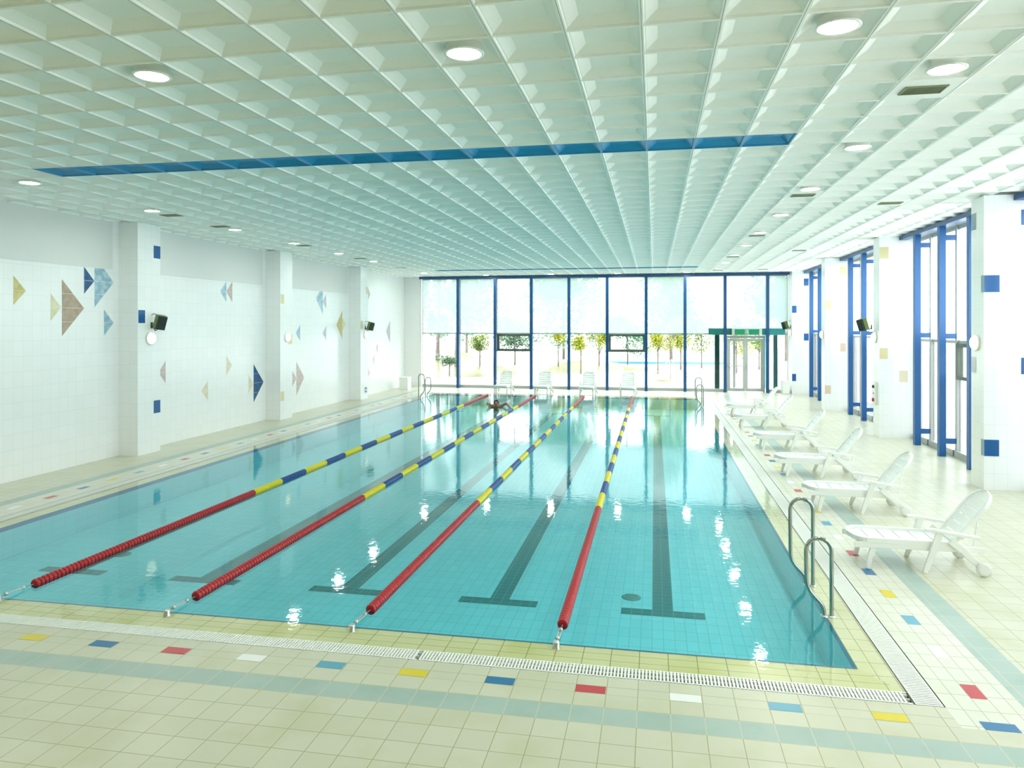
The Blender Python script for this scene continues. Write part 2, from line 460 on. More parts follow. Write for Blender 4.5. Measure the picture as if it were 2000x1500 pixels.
# ---- gutter channel + grates
b = MB()
for (x0,x1,y0,y1) in ((GX0,GX1,GY0,GJ0),(GI1,GX1,GJ0,GJ1),(GX0,GX1,GJ1,GY1),(GX0,GI0,GJ0,GJ1)):
    b.quad((x0,y0,-0.05),(x1,y0,-0.05),(x1,y1,-0.05),(x0,y1,-0.05))
for (x0,y0,x1,y1) in ((GX0,GY0,GX1,GY0),(GX1,GY0,GX1,GY1),(GX1,GY1,GX0,GY1),(GX0,GY1,GX0,GY0)):
    b.quad((x0,y0,-0.05),(x1,y1,-0.05),(x1,y1,0),(x0,y0,0))
for (x0,y0,x1,y1) in ((GI0,GJ0,GI1,GJ0),(GI1,GJ0,GI1,GJ1),(GI1,GJ1,GI0,GJ1),(GI0,GJ1,GI0,GJ0)):
    b.quad((x0,y0,-0.05),(x1,y1,-0.05),(x1,y1,zc_),(x0,y0,zc_))
struct(b.build('gutter_channel', [m_gutter]))

def grate(x0, x1, y0, y1, along, label, pitch=0.03):
    b = MB(); w = pitch*0.56
    if along == 'x':
        n = int((x1-x0)/pitch)
        for i in range(n):
            xa = x0 + i*pitch
            b.box(xa, xa+w, y0, y1, -0.022, 0.0)
        for yy in (y0+0.03, (y0+y1)/2, y1-0.03): b.box(x0, x1, yy-0.006, yy+0.006, -0.03, -0.008)
        b.box(x0, x1, y0, y0+0.012, -0.03, -0.002); b.box(x0, x1, y1-0.012, y1, -0.03, -0.002)
    else:
        n = int((y1-y0)/pitch)
        for i in range(n):
            ya = y0 + i*pitch
            b.box(x0, x1, ya, ya+w, -0.022, 0.0)
        for xx in (x0+0.03, (x0+x1)/2, x1-0.03): b.box(xx-0.006, xx+0.006, y0, y1, -0.03, -0.008)
        b.box(x0, x0+0.012, y0, y1, -0.03, -0.002); b.box(x1-0.012, x1, y0, y1, -0.03, -0.002)
    return tag(b.build('overflow_grate', m_grate), label, 'drain grate', 'white overflow grates round the pool')
grate(GX0+0.01, -2.10, GY0+0.01, GJ0-0.005, 'x', 'white slotted overflow grate along the near pool edge, left length')
grate(-2.085, GI1-0.01, GY0+0.01, GJ0-0.005, 'x', 'white slotted overflow grate along the near pool edge, right length')
grate(GI1+0.005, GX1-0.01, GY0+0.01, GJ1, 'y', 'white slotted overflow grate along the right pool edge beside the loungers')
grate(GX0+0.01, GI0-0.005, GJ0, GJ1, 'y', 'white slotted overflow grate along the left pool edge below the fish wall')
grate(GX0+0.01, GX1-0.01, GJ1+0.005, GY1-0.01, 'x', 'white slotted overflow grate along the far pool edge before the glazing', 0.04)

# ---- lights / vents positions
def cell(ix, iy): return (CX0 + (ix+0.5)*CP, CY0 + (iy+0.5)*CP)
lamp_cells = []
for k in range(10): lamp_cells.append((4, -4 + 5*k, 'right', k))
for k in range(9): lamp_cells.append((-17, 1 + 5*k, 'left', k))
front = [(2, -6), (-3, -6), (-8, -6), (-13, -6)]
far_row = [(-13, 39), (-8, 39), (-3, 39), (2, 39)]
rear_fill = [(2, -14), (-3, -14), (-8, -14), (-13, -14)]  # unseen lights added behind the camera to brighten the near end
vent_cells = [(4, -3), (4, 7), (4, 17), (4, 27), (4, 37), (7, 9), (7, 24), (7, 37), (-17, 7), (-17, 10), (-17, 17), (-17, 24), (-17, 31)]
flat = {(c[0], c[1]) for c in vent_cells}

# ---- ceiling
b = MB()
def coffer(x0, x1, y0, y1, mi, isflat):
    z = ZC
    r0 = [(x0,y0,z),(x1,y0,z),(x1,y1,z),(x0,y1,z)]
    if isflat or x1-x0 < 0.3 or y1-y0 < 0.3:
        b.add(r0, [(3,2,1,0)], mi); return
    def ring(i, h): return [(x0+i,y0+i,z+h),(x1-i,y0+i,z+h),(x1-i,y1-i,z+h),(x0+i,y1-i,z+h)]
    rs = [r0, ring(0.016, 0), ring(0.022, 0.022), ring(0.034, 0.022), ring(0.125, 0.075)]
    vs = [v for r in rs for v in r]; fs = []
    for i in range(len(rs)-1):
        for k in range(4): fs.append((i*4+k, (i+1)*4+k, (i+1)*4+(k+1) % 4, i*4+(k+1) % 4))
    n = (len(rs)-1)*4
    fs.append((n+3, n+2, n+1, n))
    b.add(vs, fs, mi)
XE = 6.6
for ix in range(-20, 12):
    xa, xb = CX0+ix*CP, CX0+(ix+1)*CP
    xa, xb = max(xa, WL), min(xb, XE)
    if xb <= xa: continue
    for iy in range(-21, 42):
        ya, yb = CY0+iy*CP, CY0+(iy+1)*CP
        ya, yb = max(ya, YB), min(yb, 35.0)
        if yb <= ya: continue
        blue = iy in (0, 34) and -15 <= ix <= 2
        coffer(xa, xb, ya, yb, 1 if blue else 0, (ix, iy) in flat)
b.quad((XE,YB,ZC),(XE,35,ZC),(7.5,35,ZC),(7.5,YB,ZC))
for ix in range(-19, 11):      # fine dark seams between panel runs
    x = CX0+ix*CP
    b.quad((x-0.0025,YB,ZC-0.0015),(x-0.0025,35,ZC-0.0015),(x+0.0025,35,ZC-0.0015),(x+0.0025,YB,ZC-0.0015), 2)
b.box(-12.6, 7.6, YB-0.3, 35.3, ZC+0.2, ZC+0.4, 0)
struct(b.build('ceiling', [m_white_ceiling, m_blue_ceiling, m_seam]), 'white coffered ceiling with a blue row of coffers')

# ---- left wall with fish triangles
b = MB()
b.box(-12.5, WL, YB-0.1, 35.2, 0.0, ZC+0.1, 0)
tk = list(W.keys())
tri = [
 ('yellow', 12.17, 3.97, 3.40, 12.46), ('pale', 13.07, 3.66, 3.10, 13.34), ('brown', 13.36, 3.97, 2.78, 13.97),
 ('navy', 13.97, 4.28, 3.69, 14.27), ('sky', 14.27, 4.57, 3.40, 14.86), ('sky', 14.56, 3.36, 2.77, 14.86),
 ('pink', 16.69, 2.11, 1.54, 16.42), ('sky', 19.39, 4.28, 3.68, 19.09), ('pink', 19.70, 4.30, 3.68, 19.40),
 ('cream', 19.39, 2.13, 1.55, 19.68), ('cream', 18.50, 1.50, 0.92, 18.20), ('cream', 20.58, 1.50, 0.93, 20.87),
 ('navy', 20.87, 1.81, 0.63, 21.46), ('mid', 23.92, 3.03, 2.46, 23.62), ('pink', 23.64, 1.76, 0.58, 24.22),
 ('pink', 23.35, 1.46, 0.90, 23.63), ('sky', 25.72, 4.55, 3.42, 25.16), ('grey', 26.01, 4.20, 3.62, 25.72),
 ('grey', 26.01, 3.00, 2.43, 25.70), ('tan', 27.47, 3.60, 2.46, 26.92), ('pale', 27.49, 3.32, 2.80, 27.80),
 ('grey', 32.87, 3.26, 2.18, 32.32), ('pink', 30.16, 4.62, 4.10, 30.42), ('pink', 30.11, 1.20, 0.72, 30.38),
 ('grey', 31.3, 2.25, 1.75, 31.05), ('grey', 30.9, 1.75, 1.25, 30.65)]
W['tan'] = C['tan']; tk.append('tan')
xw = WL + 0.0025
for (c, yb, zt, zb, ytip) in tri:
    zm = (zt+zb)/2; mi = 1 + tk.index(c)
    b.add([(xw, yb, zb), (xw, ytip, zm), (xw, yb, zt)], [(0,1,2)] if ytip > yb else [(2,1,0)], mi)
    # white grout line through the middle of the big ones
    if zt-zb > 0.55:
        s = 1 if ytip > yb else -1
        for (za, ye) in ((zm, ytip - 0.02*s), (zm - (zt-zb)/4, yb + (ytip-yb)*0.5), (zm + (zt-zb)/4, yb + (ytip-yb)*0.5)):
            if zt-zb < 0.9 and za != zm: continue
            b.add([(xw+0.001, yb, za-0.003), (xw+0.001, ye, za-0.003), (xw+0.001, ye, za+0.003), (xw+0.001, yb, za+0.003)], [(0,1,2,3)], 0)
struct(b.build('wall_left', [m_wall] + [W[k] for k in tk]), 'white tiled wall inlaid with coloured triangle fish')
# grey upper panels on the left wall between the columns
for n, (y0, y1) in enumerate(((8.95, 14.82), (16.05, 21.38), (22.6, 27.95), (YB+0.3, 8.2))):
    b = MB(); b.box(WL+0.001, WL+0.012, y0, y1, 4.28, ZC)
    struct(b.build('trim_%d' % (n+1), m_panel), 'plain grey upper wall panel')
b = MB(); b.box(-12.5, 7.5, YB-0.3, YB, 0, ZC+0.1)
struct(b.build('wall_back', m_backwall))
b = MB(); b.box(-12.5, -11.25, YG-0.05, 35.2, 0, ZC+0.1); b.box(5.9, 7.5, YG-0.05, 35.2, 0, ZC+0.1)
b.box(-11.25, 5.9, YG-0.05, 35.1, 5.29, ZC+0.1)
struct(b.build('wall_far', m_paint))
b = MB(); b.box(6.85, 7.2, YB, 2.1, 0, ZC+0.1)
struct(b.build('wall_right', m_wall))

# ---- left columns
for k, y in enumerate((8.55, 15.02, 21.6, 28.12, 34.86)):
    b = MB(); d = 0.79
    y1 = min(y+d, YG+0.3)
    b.box(WL-0.01, -11.65, y, y1, 0, ZC+0.01, 0)
    xs = -11.65 + 0.0025
    def sq(ya, yb, za, zb, mi): b.quad((xs,ya,za),(xs,yb,za),(xs,yb,zb),(xs,ya,zb), mi)
    if k == 1:
        sq(y+0.55, y+0.79, 4.6, 4.9, 1); sq(y+0.02, y+0.25, 3.06, 3.36, 1); sq(y+0.55, y+0.79, 0.92, 1.22, 1)
    if k == 2:
        sq(y+0.02, y+0.25, 3.7, 4.0, 2); sq(y+0.02, y+0.25, 0.6, 0.9, 2); sq(y+0.54, y+0.78, 2.4, 2.7, 2)
    if k == 3:
        sq(y+0.55, y+0.78, 4.3, 4.6, 3); sq(y+0.02, y+0.25, 2.9, 3.2, 2); sq(y+0.44, y+0.66, 0.26, 0.46, 1)
        b.quad((xs+0.001,y+0.50,0.31),(xs+0.001,y+0.60,0.31),(xs+0.001,y+0.60,0.41),(xs+0.001,y+0.50,0.41), 0)
    struct(b.build('column', [m_wall, C['blue'], C['pyellow'], C['peach']]), 'white tiled column on the left wall, %s from the camera' % ORD[k])

# ---- right columns
RC = (8.47, 14.87, 21.25, 27.68, 34.02, 2.07)  # last column is unseen and closes the added daylight bay
for k, y in enumerate(RC):
    b = MB(); y1 = y + (0.8 if k == 4 else 0.55)
    b.box(5.91, 6.98, y, y1, 0, ZC+0.01, 0)
    def sq(xa, xb, za, zb, mi): b.quad((xa,y-0.0025,za),(xb,y-0.0025,za),(xb,y-0.0025,zb),(xa,y-0.0025,zb), mi)
    def sd(ya, yb, za, zb, mi): b.quad((5.9075,ya,za),(5.9075,ya,zb),(5.9075,yb,zb),(5.9075,yb,za), mi)
    if k == 1:
        sq(5.913, 6.17, 3.61, 3.92, 1); sq(5.913, 6.16, 0.62, 0.92, 1); sq(6.52, 6.75, 4.82, 5.10, 1); sq(6.52, 6.75, 2.12, 2.42, 1)
        sd(y+0.005, y+0.12, 3.61, 3.92, 4); sd(y+0.005, y+0.12, 0.62, 0.92, 4); sd(y+0.33, y+0.54, 4.80, 5.11, 4); sd(y+0.33, y+0.54, 2.12, 2.41, 5)
    if k == 2:
        sq(5.913, 6.14, 4.79, 5.1, 2); sq(6.42, 6.63, 3.6, 3.9, 3); sq(5.913, 6.12, 2.11, 2.4, 2); sq(6.40, 6.61, 1.5, 1.8, 3)
    if k == 3:
        sq(6.42, 6.64, 4.78, 5.07, 2); sq(5.913, 6.11, 3.58, 3.88, 2); sq(6.42, 6.6, 2.09, 2.38, 6); sq(5.913, 6.11, 0.6, 0.89, 6)
    if k == 4:
        sq(6.4, 6.6, 4.74, 5.05, 1); sq(5.913, 6.1, 3.56, 3.87, 1); sq(6.4, 6.6, 2.35, 2.66, 1); sq(5.913, 6.08, 0.58, 0.89, 1)
    struct(b.build('column', [m_wall, C['blue'], C['pyellow'], C['cream'], mat('slate grey tile', (0.20, 0.30, 0.36), 0.3), C['greyt'], C['peach']]),
           'white tiled column between the right windows, %s from the camera' % ORD[k])

# ================================================================== GLAZING
FX = [-11.22, -9.30, -7.47, -5.72, -3.93, -2.15, -0.37, 1.37, 3.13, 4.96, 5.88]
win_no = 0
for i in range(10):
    win_no += 1
    x0, x1 = FX[i], FX[i+1]
    door = (i == 8); opener = i in (2, 5)
    b = MB(); y0, y1 = YG-0.03, YG+0.03
    t = 0.03
    b.box(x0, x0+t, y0, y1, 0, 5.29); b.box(x1-t, x1, y0, y1, 0, 5.29)
    b.box(x0+t, x1-t, y0, y1, 2.59, 2.65); b.box(x0+t, x1-t, y0, y1, 5.25, 5.29, 1)
    if not door: b.box(x0+t, x1-t, YG-0.10, y1, 0, 0.13)
    w = b.build('window_%d' % win_no, [m_alu, m_beam])
    struct(w, 'floor to ceiling window of the far glazing' + (' with a small opening sash' if opener else ''))
    b = MB(); b.box(x0+t, x1-t, YG-0.004, YG+0.004, 2.65, 5.25); b.build('window_pane', m_film, w)
    if not door:
        z1 = 1.77 if opener else 2.59
        b = MB(); b.box(x0+t, x1-t, YG-0.004, YG+0.004, 0.13, z1); b.build('window_pane', m_glass, w)
    if opener:
        b = MB(); za, zb, s = 1.77, 2.59, 0.12
        b.box(x0+t, x1-t, YG-0.07, YG+0.05, za, za+s); b.box(x0+t, x1-t, YG-0.07, YG+0.05, zb-s*0.7, zb)
        b.box(x0+t, x0+t+s, YG-0.07, YG+0.05, za+s, zb-s*0.7); b.box(x1-t-s, x1-t, YG-0.07, YG+0.05, za+s, zb-s*0.7)
        xm = (x0+x1)/2; b.box(xm-0.02, xm+0.02, YG-0.05, YG+0.03, za+s, zb-s*0.7)
        sash = b.build('opening_sash', m_darkframe, w)
        b = MB(); b.box(x0+t+s, x1-t-s, YG-0.004, YG+0.004, za+s, zb-s*0.7); b.build('sash_pane', m_glass, sash)
# blue posts in front of the far glazing
for i in range(1, 10):
    b = MB(); x = FX[i]
    b.box(x-0.065, x+0.065, 34.42, 34.58, 0, 5.26)
    for z in (0.35, 2.62, 4.9): b.box(x-0.03, x+0.03, 34.58, YG-0.03, z-0.05, z+0.05)
    struct(b.build('mullion_post', m_post_far), 'blue steel post before the far glazing')
b = MB(); b.box(-11.25, 5.88, 34.44, 34.60, 5.26, ZC)
struct(b.build('head_beam', m_beam), 'navy beam over the far glazing')

# right glazing: bays between the columns
bays = [(2.62, 8.47), (9.02, 14.87), (15.42, 21.25), (21.80, 27.68), (28.23, 34.02)]  # first bay is unseen, added to let daylight onto the near deck and ceiling
for bi, (ya, yb) in enumerate(bays):
    posts = [yb-4.33+0.0, yb-2.70, yb-1.08]
    edges = [ya] + posts + [yb]
    for j in range(4):
        y0, y1 = edges[j], edges[j+1]
        if y1-y0 < 0.2: continue
        win_no += 1
        opener = (j == 1 and bi == 2) or (j == 1 and bi == 4)
        b = MB(); x0, x1 = GR-0.03, GR+0.03; t = 0.05
        b.box(x0-0.03, x1, y0, y0+t, 0, 5.3); b.box(x0-0.03, x1, y1-t, y1, 0, 5.3)
        b.box(x0, x1, y0+t, y1-t, 2.59, 2.66); b.box(x0, x1, y0+t, y1-t, 5.2, 5.3); b.box(6.74, x1, y0+t, y1-t, 0, 0.14)
        w = b.build('window_%d' % win_no, [m_alu])
        struct(w, 'tall aluminium framed side window in the right glazing')
        b = MB(); b.box(GR-0.004, GR+0.004, y0+t, y1-t, 2.66, 5.2); b.build('window_pane', m_film_r, w)
        z1 = 1.77 if opener else 2.59
        b = MB(); b.box(GR-0.004, GR+0.004, y0+t, y1-t, 0.14, z1); b.build('window_pane', m_glass_r, w)
        if opener:
            b = MB(); s = 0.08; xa, xb = GR-0.08, GR+0.05
            b.box(xa, xb, y0+t, y1-t, 1.77, 1.77+s); b.box(xa, xb, y0+t, y1-t, 2.59-s, 2.59)
            b.box(xa, xb, y0+t, y0+t+s, 1.77+s, 2.59-s); b.box(xa, xb, y1-t-s, y1-t, 1.77+s, 2.59-s)
            sash = b.build('opening_sash', m_darkframe, w)
            b = MB(); b.box(GR-0.004, GR+0.004, y0+t+s, y1-t-s, 1.77+s, 2.59-s); b.build('sash_pane', m_glass, sash)
    for y in posts:
        b = MB()
        b.box(6.42, 6.56, y-0.07, y+0.07, 0, 5.27)
        for z in (0.35, 2.76, 5.02): b.box(6.56, GR-0.06, y-0.035, y+0.035, z-0.06, z+0.06)
        struct(b.build('mullion_post', m_post), 'blue steel post before the right glazing')
    b = MB(); b.box(6.40, 6.60, ya, yb, 5.27, ZC-0.002)
    struct(b.build('head_beam', m_beam), 'navy beam over a right window bay')
b = MB(); b.box(GR-0.05, 7.2, YB, 35.0, 5.3, ZC+0.1)
struct(b.build('trim_5', m_paint))

# ---- double door in bay 8 of the far glazing
door = empty('door_1', ((FX[8]+FX[9])/2, YG, 0)); struct(door, 'glazed double door to the garden')
dx0, dx1 = FX[8]+0.07, FX[9]-0.07; cxm = (FX[8]+FX[9])/2
def rel(o): o.location = (-cxm, -YG, 0); return o
b = MB()
b.box(dx0, dx0+0.08, YG-0.05, YG+0.05, 0, 2.55); b.box(dx1-0.08, dx1, YG-0.05, YG+0.05, 0, 2.55); b.box(dx0+0.08, dx1-0.08, YG-0.05, YG+0.05, 2.42, 2.55)
rel(b.build('door_frame', m_alu, door))
for s in (0, 1):
    a0, a1 = (dx0+0.085, cxm-0.004) if s == 0 else (cxm+0.004, dx1-0.085)
    b = MB(); ww = 0.10
    b.box(a0, a0+ww, YG-0.03, YG+0.03, 0.02, 2.41); b.box(a1-ww, a1, YG-0.03, YG+0.03, 0.02, 2.41)
    b.box(a0+ww, a1-ww, YG-0.03, YG+0.03, 0.02, 0.16); b.box(a0+ww, a1-ww, YG-0.03, YG+0.03, 2.29, 2.41)
    leaf = rel(b.build('door_leaf', m_alu, door))
    b = MB(); b.box(a0+ww, a1-ww, YG-0.004, YG+0.004, 0.16, 2.29); b.build('door_pane', m_glass, leaf)
    b = MB(); b.tube([(a0+0.05, YG-0.10, 1.18), (a1-0.05, YG-0.10, 1.18)], 0.022)
    for xx in (a0+0.06, a1-0.06): b.box(xx-0.03, xx+0.03, YG-0.11, YG-0.03, 1.14, 1.22)
    b.build('push_bar', m_steel2, leaf)

# ---- exit sign over the door
sx0, sx1 = 3.42, 4.72; ys = 34.46
es = empty('exit_sign', ((sx0+sx1)/2, ys, 2.55)); tag(es, 'green exit sign with a white pictogram above the garden door', 'sign')
def rels(o): o.location = (-(sx0+sx1)/2, -ys, -2.55); return o
b = MB(); b.box(sx0, sx1, ys, ys+0.12, 2.57, 2.88); rels(b.build('sign_case', m_steel2, es, 0.01))
b = MB(); b.box(sx0+0.12, sx1-0.12, ys-0.012, ys, 2.59, 2.84); rels(b.build('sign_panel', m_signgreen, es))
b = MB(); xm = (sx0+sx1)/2; yf = ys-0.018
b.box(xm-0.08, xm+0.08, yf, yf+0.006, 2.80, 2.815); b.box(xm-0.08, xm-0.066, yf, yf+0.006, 2.62, 2.80); b.box(xm+0.066, xm+0.08, yf, yf+0.006, 2.62, 2.80)
b.lathe([(0.0, 0), (0.02, 0), (0.02, 0.006)], (xm+0.01, yf, 2.775), 12, 0, 'y')
b.prism([(xm-0.02,2.75),(xm+0.02,2.76),(xm+0.03,2.70),(xm+0.055,2.655),(xm+0.035,2.645),(xm,2.695),(xm-0.035,2.645),(xm-0.05,2.66),(xm-0.015,2.705)], 'y', yf, yf+0.006)
b.box(xm-0.05, xm+0.05, yf, yf+0.006, 2.60, 2.612)
rels(b.build('pictogram', m_signwhite, es))

# ---- teal entrance porch outside the door
pc = empty('entrance_porch', (4.1, 35.4, 0)); tag(pc, 'teal steel porch framing the garden door outside the glazing', 'porch')
def relp(o): o.location = (-4.1, -35.4, 0); return o
b = MB(); b.box(2.42, 4.0, 34.59, 34.76, 2.58, 2.87); relp(b.build('header', m_teal, pc))
b = MB(); b.box(4.0, 5.72, 34.59, 34.76, 2.58, 2.87); h = relp(b.build('header', m_tealglass, pc)); h['label'] = 'lighter teal right half of the header'
b = MB(); b.box(2.46, 5.80, 35.38, 37.4, 2.84, 2.92); relp(b.build('roof', m_teal, pc))
for (xa, xb, ya, yb, mm) in ((2.74, 2.95, 35.2, 35.38, m_teal), (5.32, 5.50, 35.2, 35.38, m_tealglass), (2.95, 3.07, 37.2, 37.4, m_tealglass), (4.25, 4.40, 37.2, 37.4, m_alu), (3.75, 3.86, 37.2, 37.4, m_alu), (5.2, 5.32, 37.2, 37.4, m_tealglass)):
    b = MB(); b.box(xa, xb, ya, yb, 0.0, 2.62 if ya < 36 else 2.84); relp(b.build('post', mm, pc))

# ================================================================== CEILING FIXTURES
def make_lamp():
    r = empty('ceiling_light', (0, 0, ZC))
    b = MB(); b.lathe([(0.155, 0.075), (0.155, 0.01), (0.175, 0.0), (0.175, -0.008), (0.14, -0.010), (0.14, 0.006)], n=28)
    b.build('housing', m_trimring, r)
    b = MB(); n = 28
    vs = [(0.139*math.cos(2*math.pi*k/n), 0.139*math.sin(2*math.pi*k/n), 0.002) for k in range(n)]
    b.add(vs, [tuple(range(n-1, -1, -1))]); b.build('diffuser', m_lampglow, r)
    return r
proto = make_lamp(); first = True
def place_lamp(ix, iy, label, group):
    global first
    o = proto if first else copy_tree(proto)
    first = False
    x, y = cell(ix, iy); o.location = (x, y, ZC)
    tag(o, label, 'ceiling light', group)
for (ix, iy, side, k) in lamp_cells:
    place_lamp(ix, iy, 'recessed round ceiling light, %s from the camera in the row along the %s side' % (ORD[k], side), 'downlights along the %s side' % side)
fn = ['rightmost', 'second from the right', 'second from the left', 'leftmost']
for (ix, iy), nme in zip(front, fn):
    place_lamp(ix, iy, 'large recessed ceiling light, %s of the row above the near pool end' % nme, 'downlights across the near end')
for (ix, iy), nme in zip(far_row, ['leftmost', 'second from the left', 'second from the right', 'rightmost']):
    place_lamp(ix, iy, 'tiny distant ceiling light before the far glazing, %s of its row' % nme, 'downlights across the far end')
for (ix, iy) in rear_fill:
    place_lamp(ix, iy, 'unseen round ceiling light added behind the camera to light the room', 'added fill downlights behind the camera')

def make_vent():
    r = empty('ceiling_vent', (0, 0, ZC))
    b = MB(); a, c = 0.20, 0.125
    b.box(-a, a, -c, -c+0.015, -0.012, 0.0); b.box(-a, a, c-0.015, c, -0.012, 0.0); b.box(-a, -a+0.015, -c+0.015, c-0.015, -0.012, 0.0); b.box(a-0.015, a, -c+0.015, c-0.015, -0.012, 0.0)
    b.build('vent_frame', m_vent, r)
    b = MB()
    for k in range(17):
        x = -a+0.03+k*(2*a-0.06)/16
        b.obox((x, 0, -0.006), (0.012, 2*c-0.03, 0.004), Matrix.Rotation(0.5, 3, 'Y'))
    b.build('slats', m_vent, r)
    b = MB(); b.box(-a+0.012, a-0.012, -c+0.012, c-0.012, -0.001, -0.0003); b.build('backing', m_ventdark, r)
    return r
vproto = make_vent(); vf = True
vside = {4: 'right lamp row', 7: 'right window side', -17: 'left lamp row'}
cnt = {}
for (ix, iy) in vent_cells:
    o = vproto if vf else copy_tree(vproto); vf = False
    x, y = cell(ix, iy); o.location = (x, y, ZC)
    k = cnt.get(ix, 0); cnt[ix] = k+1
    tag(o, 'small slatted ceiling vent, %s from the camera along the %s' % (ORD[k], vside[ix]), 'vent', 'ceiling vents')

# ================================================================== WALL FIXTURES
def wall_lamp(x, y, z, s, label):
    r = empty('wall_lamp', (x, y, z))
    b = MB(); b.lathe([(0.0, 0.0), (0.15, 0.0), (0.15, s*0.03), (0.13, s*0.035)], n=24, axis='x'); b.build('base_plate', m_trimring, r)
    b = MB(); b.lathe([(0.135, s*0.03), (0.13, s*0.06), (0.10, s*0.09), (0.05, s*0.108), (0.001, s*0.112)], n=24, axis='x'); b.build('glass_dome', m_wallglow, r)
    tag(r, label, 'wall lamp', 'round wall lamps on the columns')
for k, y in ((1, 15.44), (2, 22.03), (3, 28.6)):
    wall_lamp(-11.65, y, 2.70 if k == 1 else 2.62, 1, 'round glowing wall lamp on the %s left column' % {1: 'nearest visible', 2: 'middle', 3: 'farthest green shaded'}[k])
for k, y in ((1, 15.17), (2, 21.6), (3, 28.0), (4, 34.3)):
    wall_lamp(5.91, y, 2.68, -1, 'round cream wall lamp on the pool side of the %s right column' % ORD[k-1])

def speaker(x, y, z, s, label, sc_=1.0):
    r = empty('wall_speaker', (x, y, z)); r.scale = (sc_,)*3
    M = Matrix.Rotation(s*0.28, 3, 'Y') @ Matrix.Rotation(-s*0.5, 3, 'Z')
    c = Vector((s*0.22, 0, 0))
    b = MB(); b.obox(c, (0.14, 0.22, 0.34), M); b.build('cabinet', m_olive, r, 0.008)
    b = MB(); b.obox(c + M @ Vector((s*0.095, 0, 0)), (0.05, 0.20, 0.32), M); b.build('grille', m_black, r, 0.006)
    b = MB(); b.box(min(0, s*0.02), max(0, s*0.02), -0.03, 0.03, -0.14, 0.0)
    b.tube([(s*0.015, 0, -0.08), (s*0.10, 0, -0.20), (c + M @ Vector((0, 0, -0.165)))], 0.012, 8)
    b.build('bracket', m_black, r)
    b = MB(); b.tube([(0, 0, 0.17), (s*0.05, 0, 0.20), (c + M @ Vector((0, 0, 0.165)))], 0.008, 8)
    b.build('stay_arm', m_black, r)
    tag(r, label, 'speaker', 'bracket mounted wall speakers')
speaker(-11.65, 15.50, 3.08, 1, 'olive box speaker on a bracket above the lamp on the nearest left column')
speaker(-11.65, 28.62, 2.98, 1, 'olive box speaker on a bracket on the left column beside the far glazing')
speaker(5.91, 21.95, 3.03, -1, 'olive box speaker on a bracket on the second right column')
speaker(5.91, 34.35, 3.02, -1, 'small dark speaker on a bracket on the far right column near the door')

r = empty('control_panel', (5.91, 21.55, 0.85)); tag(r, 'slim white control panel with dark and red knobs on the second right column', 'control panel')
b = MB(); b.box(-0.06, 0, -0.12, 0.14, 0, 0.62); b.build('panel_case', m_plastic, r, 0.008)
b = MB(); b.lathe([(0.0, -0.10), (0.04, -0.10), (0.04, -0.06)], (0, 0.0, 0.50), 14, 0, 'x'); b.build('knob', m_black, r)
b = MB(); b.lathe([(0.0, -0.09), (0.025, -0.09), (0.025, -0.06)], (0, 0.0, 0.32), 14, 0, 'x'); b.build('knob', m_steel2, r)
b = MB(); b.lathe([(0.0, -0.10), (0.05, -0.10), (0.05, -0.06)], (0, 0.0, 0.14), 14, 0, 'x'); k_ = b.build('knob', m_redknob, r); k_['label'] = 'red knob'

for (x, y, lab) in ((-11.75, 33.0, 'white square bin standing at the far end of the left wall'), (5.52, 34.05, 'white square bin standing beside the far right column')):
    r = empty('storage_bin', (x, y, 0)); tag(r, lab, 'bin')
    wd = 0.42 if x < 0 else 0.3
    b = MB(); b.box(0, wd, 0, 0.5, 0, 0.54); b.build('bin_body', m_plastic, r, 0.01)
    b = MB(); b.box(-0.01, wd+0.01, -0.01, 0.51, 0.54, 0.58); b.build('lid', m_plastic, r, 0.006)

# ================================================================== POOL FITTINGS
def arch_pts(p):
    """smooth polyline through rail points (x, z)"""
    out = []
    P = [Vector((x, 0, z)) for x, z in p]
    for i in range(len(P)):
        if i in (0, len(P)-1): out.append(P[i]); continue
        a, c, d = P[i-1], P[i], P[i+1]
        rad = min(0.09, (a-c).length*0.45, (d-c).length*0.45)
        p0 = c + (a-c).normalized()*rad; p1 = c + (d-c).normalized()*rad
        for t in [k/5 for k in range(6)]:
            out.append(p0*(1-t)**2 + c*2*t*(1-t) + p1*t*t)
    return out
def ladder(x, y, rz, label):
    r = empty('pool_ladder', (x, y, 0), rz)
    for (yy, top, xo) in ((0.0, 0.80, 0.0), (0.92, 1.0, 0.0)):
        w = 0.25
        pts = [(0.0, -0.012), (0.0, top-0.13)]
        for k in range(1, 8):
            a = math.pi*k/8
            pts.append((-w/2 + w/2*math.cos(a), top-0.13 + 0.125*math.sin(a)))
        pts.append((-w, top-0.13)); pts.append((-w+0.005, 0.27)); pts.append((-0.085, 0.10)); pts.append((-0.07, -0.012))
        base = [Vector((a, 0, c)) for a, c in pts[:9]]
        tail = arch_pts(pts[9-1:])
        b = MB(); b.tube([v + Vector((0, yy, 0)) for v in base + tail[1:]], 0.0215, 12)
        rail = b.build('handrail', m_steel, r)
        b = MB()
        for fx in (0.0, -0.07): b.lathe([(0.022, 0.006), (0.04, 0.004), (0.042, -0.012)], (fx, yy, 0), 16)
        b.build('base_flange', m_steel2, rail)
    tag(r, label, 'pool ladder', 'steel pool ladders')
ladder(1.80, 8.12, 0, 'steel pool ladder handrails in the right foreground corner of the pool')
ladder(1.80, 28.4, 0, 'steel pool ladder handrails at the far right corner before the glazing')
ladder(XL-0.05, 30.25, math.pi, 'steel pool ladder handrails at the far left corner beside the bin')

